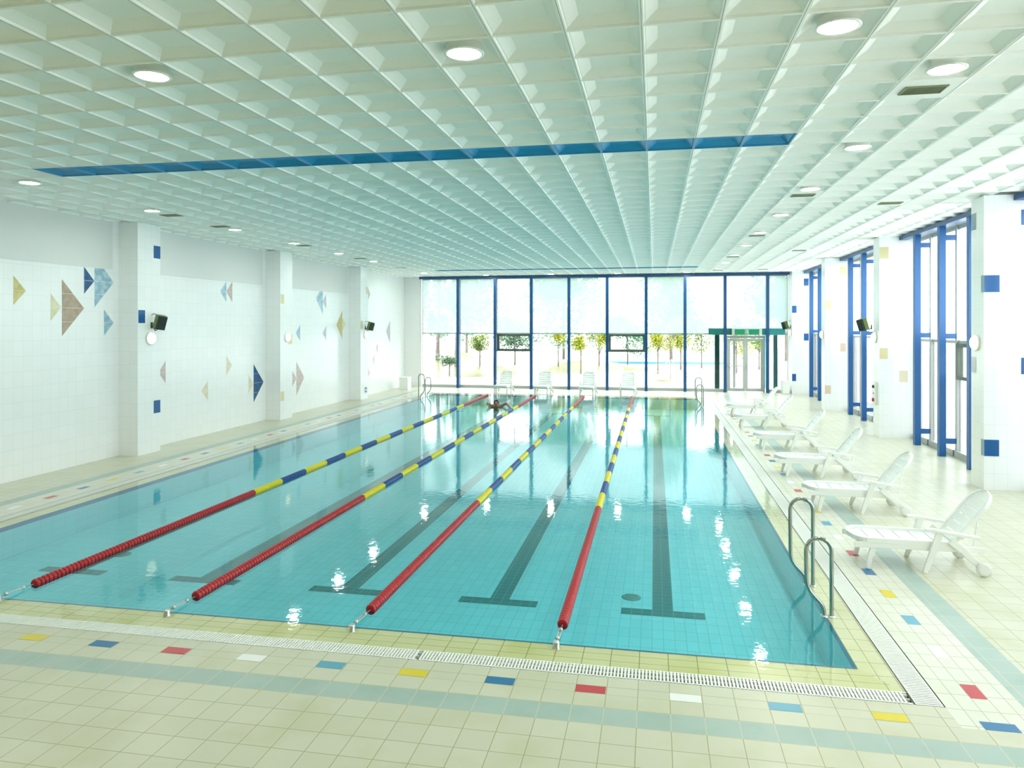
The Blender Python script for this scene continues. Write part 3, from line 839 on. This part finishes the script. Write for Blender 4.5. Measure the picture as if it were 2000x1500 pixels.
for (x, y, l) in ((-0.29, 9.6, 'round drain cover on the basin floor in the lane nearest the right ladder'), (-7.96, 9.93, 'round drain cover on the basin floor under the leftmost lane rope')):
    b = MB(); b.lathe([(0.0, 0.012), (0.10, 0.012), (0.125, 0.004), (0.125, 0.001)], (0, 0, 0), 24)
    for k in range(5): b.box(-0.08, 0.08, -0.07+k*0.035-0.006, -0.07+k*0.035+0.006, 0.012, 0.015)
    o = b.build('floor_drain', mat('drain cover grey', (0.12, 0.28, 0.26), 0.5)); o.location = (x, y, ZB)
    tag(o, l, 'drain')

# ---- lane ropes
names = ['rightmost, running up the middle of the pool', 'second from the right', 'second from the left', 'leftmost, nearest the fish wall']
def floats(y0, y1, R=0.056, pitch=0.06):
    n = max(1, round((y1-y0)/pitch)); p = (y1-y0)/n
    prof = []
    for i in range(n):
        s = y0 + i*p
        prof += [(0.030, s), (R*0.86, s+p*0.10), (R, s+p*0.3), (R, s+p*0.66), (R*0.86, s+p*0.86), (0.030, s+p*0.98)]
    b = MB(); b.lathe([(0.001, y0)] + prof + [(0.001, y1)], (0, 0, 0), 14, 0, 'y', False); return b
fl = []
ROPE = []
segs = [(7.33, 12.1, m_red)]
y = 12.1; k = 0
while y < 26.0:
    segs.append((y, y+0.98, m_yel if k % 2 == 0 else m_blu)); y += 0.98; k += 1
segs.append((y, 30.95, m_red))
proto_rope = None
for i, x in enumerate((-0.90, -2.93, -4.97, -7.04)):
    if proto_rope is None:
        r = empty('lane_rope', (x, 0, 0))
        for (a, c, mm) in segs:
            floats(a, c-0.004).build('float_section', mm, r).location = (0, 0, 0.012)
        b = MB(); b.tube([(0, 6.86, 0.035), (0, 7.0, 0.03), (0, 7.36, 0.012)], 0.006, 6); b.tube([(0, 30.9, 0.012), (0, 31.3, 0.02), (0, 31.5, 0.03)], 0.006, 6); b.build('cable', m_cable, r)
        b = MB(); b.tube([(-0.014, 6.96, 0.036), (-0.014, 7.18, 0.024)], 0.006, 6); b.tube([(0.014, 6.96, 0.036), (0.014, 7.18, 0.024)], 0.006, 6)
        b.lathe([(0.002, 6.94), (0.02, 6.945), (0.02, 6.97), (0.002, 6.975)], (0, 0, 0.036), 10, 0, 'y'); b.lathe([(0.002, 7.17), (0.02, 7.175), (0.02, 7.20), (0.002, 7.205)], (0, 0, 0.024), 10, 0, 'y')
        b.build('turnbuckle', m_steel2, r)
        for yy in (6.85, 31.5):
            b = MB(); b.lathe([(0.001, 0.058), (0.026, 0.055), (0.032, 0.040), (0.030, 0.0), (0.038, -0.012)], (0, yy, 0), 16); b.build('deck_anchor', m_steel2, r)
        proto_rope = r
    else:
        r = copy_tree(proto_rope); r.location = (x, 0, 0)
    tag(r, 'lane rope of red, yellow and blue floats, %s' % names[i], 'lane rope', 'floating lane ropes')

# ================================================================== LOUNGERS
def rounded_w(t, L, w, rr):
    """half width of a plank at distance t from its rounded end"""
    if t >= rr: return w
    return w*math.sqrt(max(0.0, 1-((rr-t)/rr)**2))*0.97 + 0.03*w
def slat_panel(p0, p1, hw, rr, nsl, gap, thick, crown=0.0, endround=True):
    """slatted plastic panel from p0 to p1 in the xz plane (p1 = rounded end)"""
    b = MB(); p0 = Vector(p0); p1 = Vector(p1); d = (p1-p0); L = d.length; d.normalize(); nrm = Vector((-d.z, 0, d.x))
    rim = 0.05
    S = 28
    # rim as a swept strip along both sides and round the end
    outer = []; inner = []
    for k in range(S+1):
        t = L*k/S; w = rounded_w(L-t, L, hw, rr); outer.append((t, w))
    for k in range(S):
        (t0, w0), (t1, w1) = outer[k], outer[k+1]
        for s in (1, -1):
            i0, i1 = max(0.0, w0-rim), max(0.0, w1-rim)
            vs = []
            for (t, w) in ((t0, w0), (t1, w1), (t1, i1), (t0, i0)):
                c = p0 + d*t
                vs.append(c + Vector((0, s*w, 0)) + nrm*thick*0.9)
            vs += [v - nrm*thick*(3.4 if crown < 0 else 2.2) for v in vs]
            f = [(0,1,2,3),(7,6,5,4),(0,4,5,1),(2,6,7,3)]
            if k == S-1: f.append((1,5,6,2))
            b.add(vs, f)
    ts = (L - 0.04)/nsl
    for k in range(nsl):
        t0 = 0.0 + k*ts + gap/2; t1 = (k+1)*ts - gap/2
        n = 8
        w0 = max(0.02, rounded_w(L-t0, L, hw, rr)-rim*0.6); w1 = max(0.02, rounded_w(L-t1, L, hw, rr)-rim*0.6)
        rows = []
        for (t, w) in ((t0, w0), (t1, w1)):
            row = []
            for j in range(n+1):
                u = -1 + 2*j/n
                row.append(p0 + d*t + Vector((0, u*w, 0)) - nrm*crown*(1-u*u))
            rows.append(row)
        vs = rows[0] + rows[1]; m = len(vs)
        vs = [v + nrm*thick*0.5 for v in vs] + [v - nrm*thick*0.5 for v in vs]
        fs = []
        for j in range(n):
            fs.append((j, j+1, n+1+j+1, n+1+j)); fs.append((m+n+1+j, m+n+1+j+1, m+j+1, m+j))
            fs.append((j, m+j, m+j+1, j+1)); fs.append((n+1+j+1, m+n+1+j+1, m+n+1+j, n+1+j))
        b.add(vs, fs)
    # solid cap at the rounded tip
    return b
def make_lounger():
    r = empty('sun_lounger')
    slat_panel((1.18, 0, 0.335), (0.0, 0, 0.345), 0.31, 0.20, 6, 0.012, 0.016, -0.006).build('seat', m_plastic, r)
    slat_panel((1.16, 0, 0.36), (1.63, 0, 0.96), 0.27, 0.22, 6, 0.018, 0.018, 0.02).build('backrest', m_plastic, r)
    b = MB()
    for s in (1, -1):
        b.obox((0.60, s*0.295, 0.295), (1.16, 0.022, 0.07))
        b.obox((1.30, s*0.285, 0.30), (0.36, 0.022, 0.06), Matrix.Rotation(0.05, 3, 'Y'))
    b.obox((0.35, 0, 0.285), (0.03, 0.58, 0.045)); b.obox((0.80, 0, 0.285), (0.03, 0.58, 0.045)); b.obox((1.25, 0, 0.29), (0.03, 0.58, 0.045))
    b.build('frame', m_plastic, r, 0.006)
    def strut(pts, w, th, name):
        # tapered flat bar following pts, in xz plane with thickness th in y ; pts = [(x,y,z,halfwidth)]
        b = MB(); vs = []; n = len(pts)
        P = [Vector(p[:3]) for p in pts]
        for i, p in enumerate(P):
            t = (P[min(i+1, n-1)]-P[max(i-1, 0)]); t.y = 0; t.normalize(); nn = Vector((-t.z, 0, t.x))
            for (a, c) in ((1, 1), (-1, 1), (-1, -1), (1, -1)):
                vs.append(p + nn*a*pts[i][3] + Vector((0, c*th/2, 0)))
        fs = [(0,1,2,3), tuple(range(4*n-1, 4*n-5, -1))]
        for i in range(n-1):
            for k in range(4): fs.append((i*4+k, (i+1)*4+k, (i+1)*4+(k+1) % 4, i*4+(k+1) % 4))
        b.add(vs, fs); return b.build(name, m_plastic, r, 0.006)
    for s in (1, -1):
        strut([(0.26, s*0.27, 0.30, 0.035), (0.21, s*0.275, 0.15, 0.03), (0.18, s*0.28, 0.0, 0.024)], 0, 0.05, 'leg')
        strut([(0.98, s*0.335, 0.50, 0.04), (0.90, s*0.335, 0.25, 0.038), (0.81, s*0.335, 0.0, 0.026)], 0, 0.045, 'leg')
        strut([(1.10, s*0.32, 0.40, 0.04), (1.24, s*0.32, 0.29, 0.04), (1.36, s*0.32, 0.17, 0.035), (1.45, s*0.32, 0.08, 0.03)], 0, 0.04, 'rear_leg')
        strut([(0.82, s*0.335, 0.525, 0.012), (0.90, s*0.335, 0.525, 0.018), (1.10, s*0.335, 0.495, 0.018), (1.30, s*0.33, 0.465, 0.018), (1.42, s*0.32, 0.455, 0.015)], 0, 0.065, 'armrest')
        b = MB(); b.lathe([(0.001, -0.022), (0.05, -0.022), (0.083, -0.018), (0.085, 0.0), (0.083, 0.018), (0.05, 0.022), (0.001, 0.022)], (1.455, s*0.365, 0.085), 22, 0, 'y')
        b.build('wheel', m_wheel, r)
    b = MB(); b.tube([(1.455, -0.35, 0.085), (1.455, 0.35, 0.085)], 0.012, 8); b.build('axle', m_steel2, r)
    b = MB(); b.tube([(1.46, -0.2, 0.72), (1.40, -0.2, 0.32)], 0.01, 6); b.tube([(1.46, 0.2, 0.72), (1.40, 0.2, 0.32)], 0.01, 6); b.build('back_prop', m_plastic, r)
    return r
lp = make_lounger()
side = [(2.41, 10.08), (2.43, 12.93), (2.41, 15.75), (2.40, 18.95), (2.33, 22.75), (2.38, 25.75)]
LABR = ['nearest white plastic sun lounger on the right deck, close to the foreground ladder', 'white plastic sun lounger, second from the camera in the right row', 'white plastic sun lounger, third from the camera in the right row',
        'white plastic sun lounger, fourth from the camera in the right row', 'white plastic sun lounger, fifth from the camera in the right row', 'white plastic sun lounger, farthest of the right row']
for i, (x, y) in enumerate(side):
    o = lp if i == 0 else copy_tree(lp)
    o.location = (x, y, 0); tag(o, LABR[i], 'sun lounger', 'sun loungers along the right deck')
LABF = ['leftmost', 'second from the left', 'third from the left', 'rightmost']
for i, (x, y) in enumerate(((-6.60, 31.45), (-4.83, 31.45), (-2.86, 31.45), (-1.12, 31.5))):
    o = copy_tree(lp); o.location = (x, y, 0); o.rotation_euler = (0, 0, math.pi/2)
    tag(o, 'white sun lounger before the far glazing, %s of four' % LABF[i], 'sun lounger', 'four sun loungers at the far end')

# ================================================================== SWIMMER
sw = empty('person', (-5.72, 26.6, 0)); sw.rotation_euler = (0, 0, 0.2)
tag(sw, 'swimmer with dark hair and raised elbows in the far half of the pool', 'person')
def skin(name, verts, edges, radii, m, parent, root=0, sub=2):
    me = bpy.data.meshes.new(name); me.from_pydata(verts, edges, []); me.materials.append(m)
    o = bpy.data.objects.new(name, me); COL.objects.link(o); o.parent = parent
    md = o.modifiers.new('skin', 'SKIN'); md.use_smooth_shade = True
    sv = me.skin_vertices[0].data
    for i, rr in enumerate(radii): sv[i].radius = (rr, rr) if isinstance(rr, (int, float)) else rr; sv[i].use_root = (i == root)
    if sub:
        s = o.modifiers.new('sub', 'SUBSURF'); s.levels = sub; s.render_levels = sub
    return o
V = [(0, 0.92, -0.20), (0, 0.65, -0.13), (0, 0.38, -0.05), (0, 0.20, 0.0), (0, 0.08, 0.05), (0, 0.0, 0.11), (0, -0.035, 0.17), (0, -0.02, 0.22)]
R_ = [0.15, 0.13, 0.15, 0.14, 0.06, 0.075, 0.09, 0.06]
Eg = [(i, i+1) for i in range(7)]
def chain(start, pts, rads):
    p = start
    for q, rr in zip(pts, rads):
        V.append(q); R_.append(rr); Eg.append((p, len(V)-1)); p = len(V)-1
    return p
for s in (-1, 1):
    el = (-0.34, 0.12, 0.14) if s < 0 else (0.37, 0.08, 0.13)
    wr = (-0.26, -0.12, 0.05) if s < 0 else (0.47, -0.14, 0.04)
    h = chain(3, [(s*0.19, 0.18, 0.01), el, wr], [0.065, 0.045, 0.03])
    w = Vector(wr); dirv = (w - Vector(el)).normalized(); sd_ = dirv.cross(Vector((0,0,1))).normalized()
    palm = chain(h, [tuple(w + dirv*0.07)], [0.032]); pc_ = w + dirv*0.07
    for j, ln in enumerate((0.065, 0.08, 0.075, 0.06)):
        o_ = sd_*(j-1.5)*0.019
        chain(palm, [tuple(pc_ + o_ + dirv*0.03), tuple(pc_ + o_ + dirv*(0.03+ln*0.5) - Vector((0,0,0.006))), tuple(pc_ + o_ + dirv*(0.03+ln) - Vector((0,0,0.02)))], [0.010, 0.009, 0.008])
    chain(palm, [tuple(w + dirv*0.05 + sd_*0.045), tuple(w + dirv*0.09 + sd_*0.06)], [0.010, 0.009])
    kn = chain(0, [(s*0.11, 1.05, -0.20), (s*0.14, 1.42, -0.22), (s*0.13, 1.80, -0.20), (s*0.13, 1.98, -0.24)], [0.09, 0.065, 0.04, 0.03])
V.append((0, -0.115, 0.15)); R_.append(0.016); Eg.append((6, len(V)-1))
skin('body', V, Eg, R_, m_skin, sw)
b = MB()
prof = [(0.001, 0.115)] + [(0.104*math.sin(a), 0.115*math.cos(a)) for a in [math.pi*j/16 for j in range(1, 9)]] + [(0.106, -0.02), (0.098, -0.05)]
b.lathe(prof, (0, -0.008, 0.165), 20)
hr = b.build('hair', m_hair, sw); hr.rotation_euler = (0.0, 0, 0)
hr.rotation_euler = (-0.35, 0, 0)
b = MB()
for s in (-1, 1): b.lathe([(0.001, -0.012), (0.011, -0.008), (0.014, 0.0), (0.001, 0.010)], (s*0.033, -0.108, 0.172), 10, 0, 'y')
b.build('eyes', m_black, sw)
b = MB(); b.obox((0, -0.107, 0.122), (0.045, 0.012, 0.012)); b.build('mouth', mat('lips', (0.30, 0.08, 0.07), 0.4), sw, 0.004)
b = MB(); b.lathe([(0.153, -0.10), (0.157, 0.0), (0.150, 0.12)], (0, 0.90, -0.20), 20, 0, 'y'); b.build('swimming_trunks', m_trunks, sw)

# ================================================================== OUTSIDE
m_ground = speckled('pale sunlit paving', (0.50, 0.49, 0.44), (0.60, 0.59, 0.54), 0.4)
m_lawn = speckled('dry lawn', (0.12, 0.115, 0.04), (0.17, 0.15, 0.07), 0.8)
b = MB(); b.box(-80, 80, -30, 120, -0.8, -0.6); struct(b.build('ground', m_ground), 'pale paving outside')
b = MB(); b.box(-60, 60, 35.2, 80, -0.6, -0.02, 0); b.box(7.2, 60, -20, 35.2, -0.6, -0.02, 0)
struct(b.build('garden_paving', m_ground), 'sunlit terrace outside the glazing')
def mound(cx, cy, rx, ry, h, name, m, label):
    b = MB(); n = 28; rings = 8; vs = [(cx, cy, h)]; fs = []
    for i in range(1, rings+1):
        t = i/rings
        for k in range(n):
            a = 2*math.pi*k/n; w = 1 + 0.12*math.sin(3*a+cx)
            vs.append((cx+rx*t*w*math.cos(a), cy+ry*t*w*math.sin(a), -0.03 + (h+0.03)*(0.5+0.5*math.cos(math.pi*t))))
    for k in range(n): fs.append((0, 1+k, 1+(k+1) % n))
    for i in range(rings-1):
        for k in range(n): fs.append((1+i*n+k, 1+(i+1)*n+k, 1+(i+1)*n+(k+1) % n, 1+i*n+(k+1) % n))
    b.add(vs, fs, 0, True); return struct(b.build(name, m), label)
mound(-15, 50, 8, 9, 1.3, 'grass_mound', m_lawn, 'grassy bank outside the left end of the far glazing')
mound(-5, 52, 5, 6, 0.6, 'grass_mound', m_lawn, 'low grassy rise outside the middle of the far glazing')
mound(0.9, 41.3, 1.6, 1.0, 0.06, 'grass_mound', m_lawn, 'small grass patch around the staked tree')

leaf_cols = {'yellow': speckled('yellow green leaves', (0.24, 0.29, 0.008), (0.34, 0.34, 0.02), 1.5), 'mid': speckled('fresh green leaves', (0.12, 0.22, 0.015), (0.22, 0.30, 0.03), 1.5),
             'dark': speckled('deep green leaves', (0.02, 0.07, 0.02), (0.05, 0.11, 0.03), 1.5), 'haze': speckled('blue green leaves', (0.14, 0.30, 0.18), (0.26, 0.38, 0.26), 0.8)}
m_bark = speckled('bark', (0.09, 0.07, 0.06), (0.15, 0.12, 0.10), 6)
def tree(x, y, h, cr, ch, kind, label, n=900, leaf=0.16, lean=0.0, base=-0.02, trunk=None, name='tree', group='trees in the garden beyond the far glazing'):
    r = empty(name, (x, y, base)); rnd = random.Random(int(abs(x*131+y*17)))
    tr_ = trunk or 0.03+h*0.006
    b = MB(); cz = h-ch/2
    top = Vector((lean, 0, h-ch*0.5))
    b.tube([(0, 0, 0), (lean*0.3, 0.03, cz*0.4), tuple(top)], tr_, 8, radii=[tr_*1.2, tr_, tr_*0.6])
    for k in range(6):
        a = rnd.uniform(0, 6.28); z0 = rnd.uniform(0.45, 0.9)
        s = Vector((lean*z0, 0, top.z*z0 if ch < h*0.9 else top.z*z0))
        e = top + Vector((math.cos(a)*cr*0.65, math.sin(a)*cr*0.65, rnd.uniform(-0.25, 0.35)*ch))
        b.tube([tuple(s), tuple((s+e)/2+Vector((0,0,0.1))), tuple(e)], tr_*0.3, 6, radii=[tr_*0.45, tr_*0.3, tr_*0.12])
    b.build('trunk', m_bark, r)
    b = MB()
    blobs = []
    for k in range(11):
        a = rnd.uniform(0, 6.28); rr = rnd.uniform(0.1, 0.62)*cr
        blobs.append((Vector((lean+math.cos(a)*rr, math.sin(a)*rr, cz + rnd.uniform(-0.34, 0.34)*ch)), rnd.uniform(0.3, 0.5)))
    for k in range(n):
        c, q = rnd.choice(blobs)
        v = Vector((rnd.gauss(0, 1), rnd.gauss(0, 1), rnd.gauss(0, 1))).normalized()*rnd.uniform(0.5, 1.0)
        p = c + Vector((v.x*cr*q, v.y*cr*q, v.z*ch*q*0.6))
        d1 = Vector((rnd.uniform(-1, 1), rnd.uniform(-1, 1), rnd.uniform(-0.6, 0.6))).normalized()
        d2 = d1.cross(Vector((rnd.uniform(-1, 1), rnd.uniform(-1, 1), 1))).normalized()
        L = leaf*rnd.uniform(0.6, 1.3)
        b.add([p, p+d1*L*0.5+d2*L*0.3, p+d1*L, p+d1*L*0.5-d2*L*0.3], [(0,1,2,3)])
    b.build('foliage', leaf_cols[kind], r)
    tag(r, label, name.replace('_', ' '), group)
tree(-10.97, 46, 2.75, 0.95, 1.35, 'mid', 'small round green tree seen through the second far window', 1900, 0.13)
tree(-4.5, 46, 2.75, 0.8, 1.3, 'yellow', 'small round yellow tree outside the fifth far window', 1700, 0.12)
tree(-3.66, 50, 3.1, 1.1, 1.8, 'yellow', 'loose yellow green tree just left of the right opening sash', 1500)
tree(0.22, 47, 3.3, 1.15, 2.1, 'yellow', 'yellow green tree behind the left half of the staked sapling', 2400, 0.14)
tree(1.75, 51, 3.5, 1.3, 2.3, 'yellow', 'yellow green tree behind the right half of the staked sapling', 2400, 0.14)
tree(3.3, 54, 4.0, 1.5, 2.9, 'mid', 'green tree behind the left side of the porch', 2400)
tree(5.1, 48.5, 3.6, 1.2, 2.6, 'yellow', 'yellow green tree seen through the left door leaf', 2000)
tree(7.0, 52.5, 3.8, 1.5, 2.8, 'mid', 'green tree seen through the right door leaf', 2000)
tree(-6.3, 49, 2.9, 0.8, 1.1, 'yellow', 'slim pale tree outside the fourth far window', 700)
tree(-12.0, 42.5, 1.35, 0.9, 0.8, 'dark', 'low dark shrub on the grassy bank', 1000, 0.12, name='shrub')
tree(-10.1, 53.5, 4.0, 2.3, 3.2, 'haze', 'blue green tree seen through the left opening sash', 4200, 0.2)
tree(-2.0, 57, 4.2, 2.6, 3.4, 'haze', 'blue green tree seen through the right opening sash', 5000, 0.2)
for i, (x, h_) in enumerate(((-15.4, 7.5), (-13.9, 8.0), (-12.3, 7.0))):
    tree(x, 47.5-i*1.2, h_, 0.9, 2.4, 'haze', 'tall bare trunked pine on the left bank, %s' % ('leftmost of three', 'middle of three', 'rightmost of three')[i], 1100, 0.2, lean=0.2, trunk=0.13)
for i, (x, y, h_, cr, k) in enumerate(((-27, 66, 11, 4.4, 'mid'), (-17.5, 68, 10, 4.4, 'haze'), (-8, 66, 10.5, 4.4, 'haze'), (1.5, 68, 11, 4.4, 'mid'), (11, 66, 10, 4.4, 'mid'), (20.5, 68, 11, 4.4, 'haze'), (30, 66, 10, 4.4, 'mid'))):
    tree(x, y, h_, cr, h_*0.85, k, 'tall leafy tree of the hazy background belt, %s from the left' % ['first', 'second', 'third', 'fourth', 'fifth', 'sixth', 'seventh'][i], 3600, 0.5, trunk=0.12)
for i, (x, y) in enumerate(((13, 14), (14.5, 24), (13.5, 31))):
    tree(x, y, 5.5, 2.2, 4.0, 'mid', 'leafy tree outside the right windows, %s from the camera' % ORD[i], 1100, 0.25, group='trees outside the right windows')

# staked sapling
r = empty('staked_sapling', (0.84, 41.5, 0)); tag(r, 'young bare stemmed sapling held by three splayed stakes', 'tree')
b = MB(); b.tube([(0, 0, 0), (0.02, 0, 1.3), (0, 0, 2.6)], 0.05, 8, radii=[0.05, 0.04, 0.02])
rnd = random.Random(3)
for k in range(16):
    z = rnd.uniform(1.35, 2.3); a = rnd.uniform(0, 6.28)
    b.tube([(0, 0, z), (math.cos(a)*0.28, math.sin(a)*0.28, z+0.5), (math.cos(a)*0.42, math.sin(a)*0.42, z+1.0)], 0.012, 5)
b.build('trunk', m_bark, r)
for k in range(3):
    a = 2*math.pi*k/3 + 0.5
    b = MB(); b.tube([(math.cos(a)*1.25, math.sin(a)*1.25, -0.02), (0, 0, 1.12)], 0.025, 6); b.build('stake', mat('timber stake', (0.42, 0.33, 0.24), 0.7), r)
b = MB()
for k in range(220):
    a = rnd.uniform(0, 6.28); rr = rnd.uniform(0.05, 0.55); p = Vector((math.cos(a)*rr, math.sin(a)*rr, rnd.uniform(1.7, 3.1)))
    d1 = Vector((rnd.uniform(-1, 1), rnd.uniform(-1, 1), rnd.uniform(-1, 1))).normalized(); d2 = d1.cross(Vector((0.3, 0.2, 1))).normalized()
    b.add([p, p+d1*0.06+d2*0.03, p+d1*0.12, p+d1*0.06-d2*0.03], [(0,1,2,3)])
b.build('foliage', leaf_cols['yellow'], r)

# outdoor pool
r = empty('outdoor_pool', (1.7, 58.5, 0)); tag(r, 'distant outdoor pool with a pale blue tiled rim beyond the terrace', 'pool')
b = MB(); b.box(-7, 3.6, 0.6, 2.0, -0.05, 0.16); b.build('pool_surround', mat('pale blue rim tile', (0.10, 0.30, 0.50), 0.4), r)
b = MB(); b.box(-6.8, 3.4, 0.8, 1.8, 0.16, 0.17); b.build('pool_surface', mat('outdoor pool water', (0.25, 0.6, 0.75), 0.1), r)
# two globe park lamps
for i, (x, z) in enumerate(((-15.6, 3.9), (-14.7, 3.9))):
    r = empty('park_lamp', (x, 52, 0)); tag(r, 'white globe lamp on a slim pole on the left bank, %s of the pair' % ('left', 'right')[i], 'park lamp', 'globe lamps outside')
    b = MB(); b.tube([(0, 0, -0.02), (0, 0, z-0.2)], 0.04, 8); b.build('pole', m_alu, r)
    b = MB(); b.lathe([(0.001, z-0.24)] + [(0.24*math.sin(a), z-0.24*math.cos(a)) for a in [math.pi*j/10 for j in range(1, 10)]] + [(0.001, z+0.24)], n=16); b.build('globe', m_plastic, r)
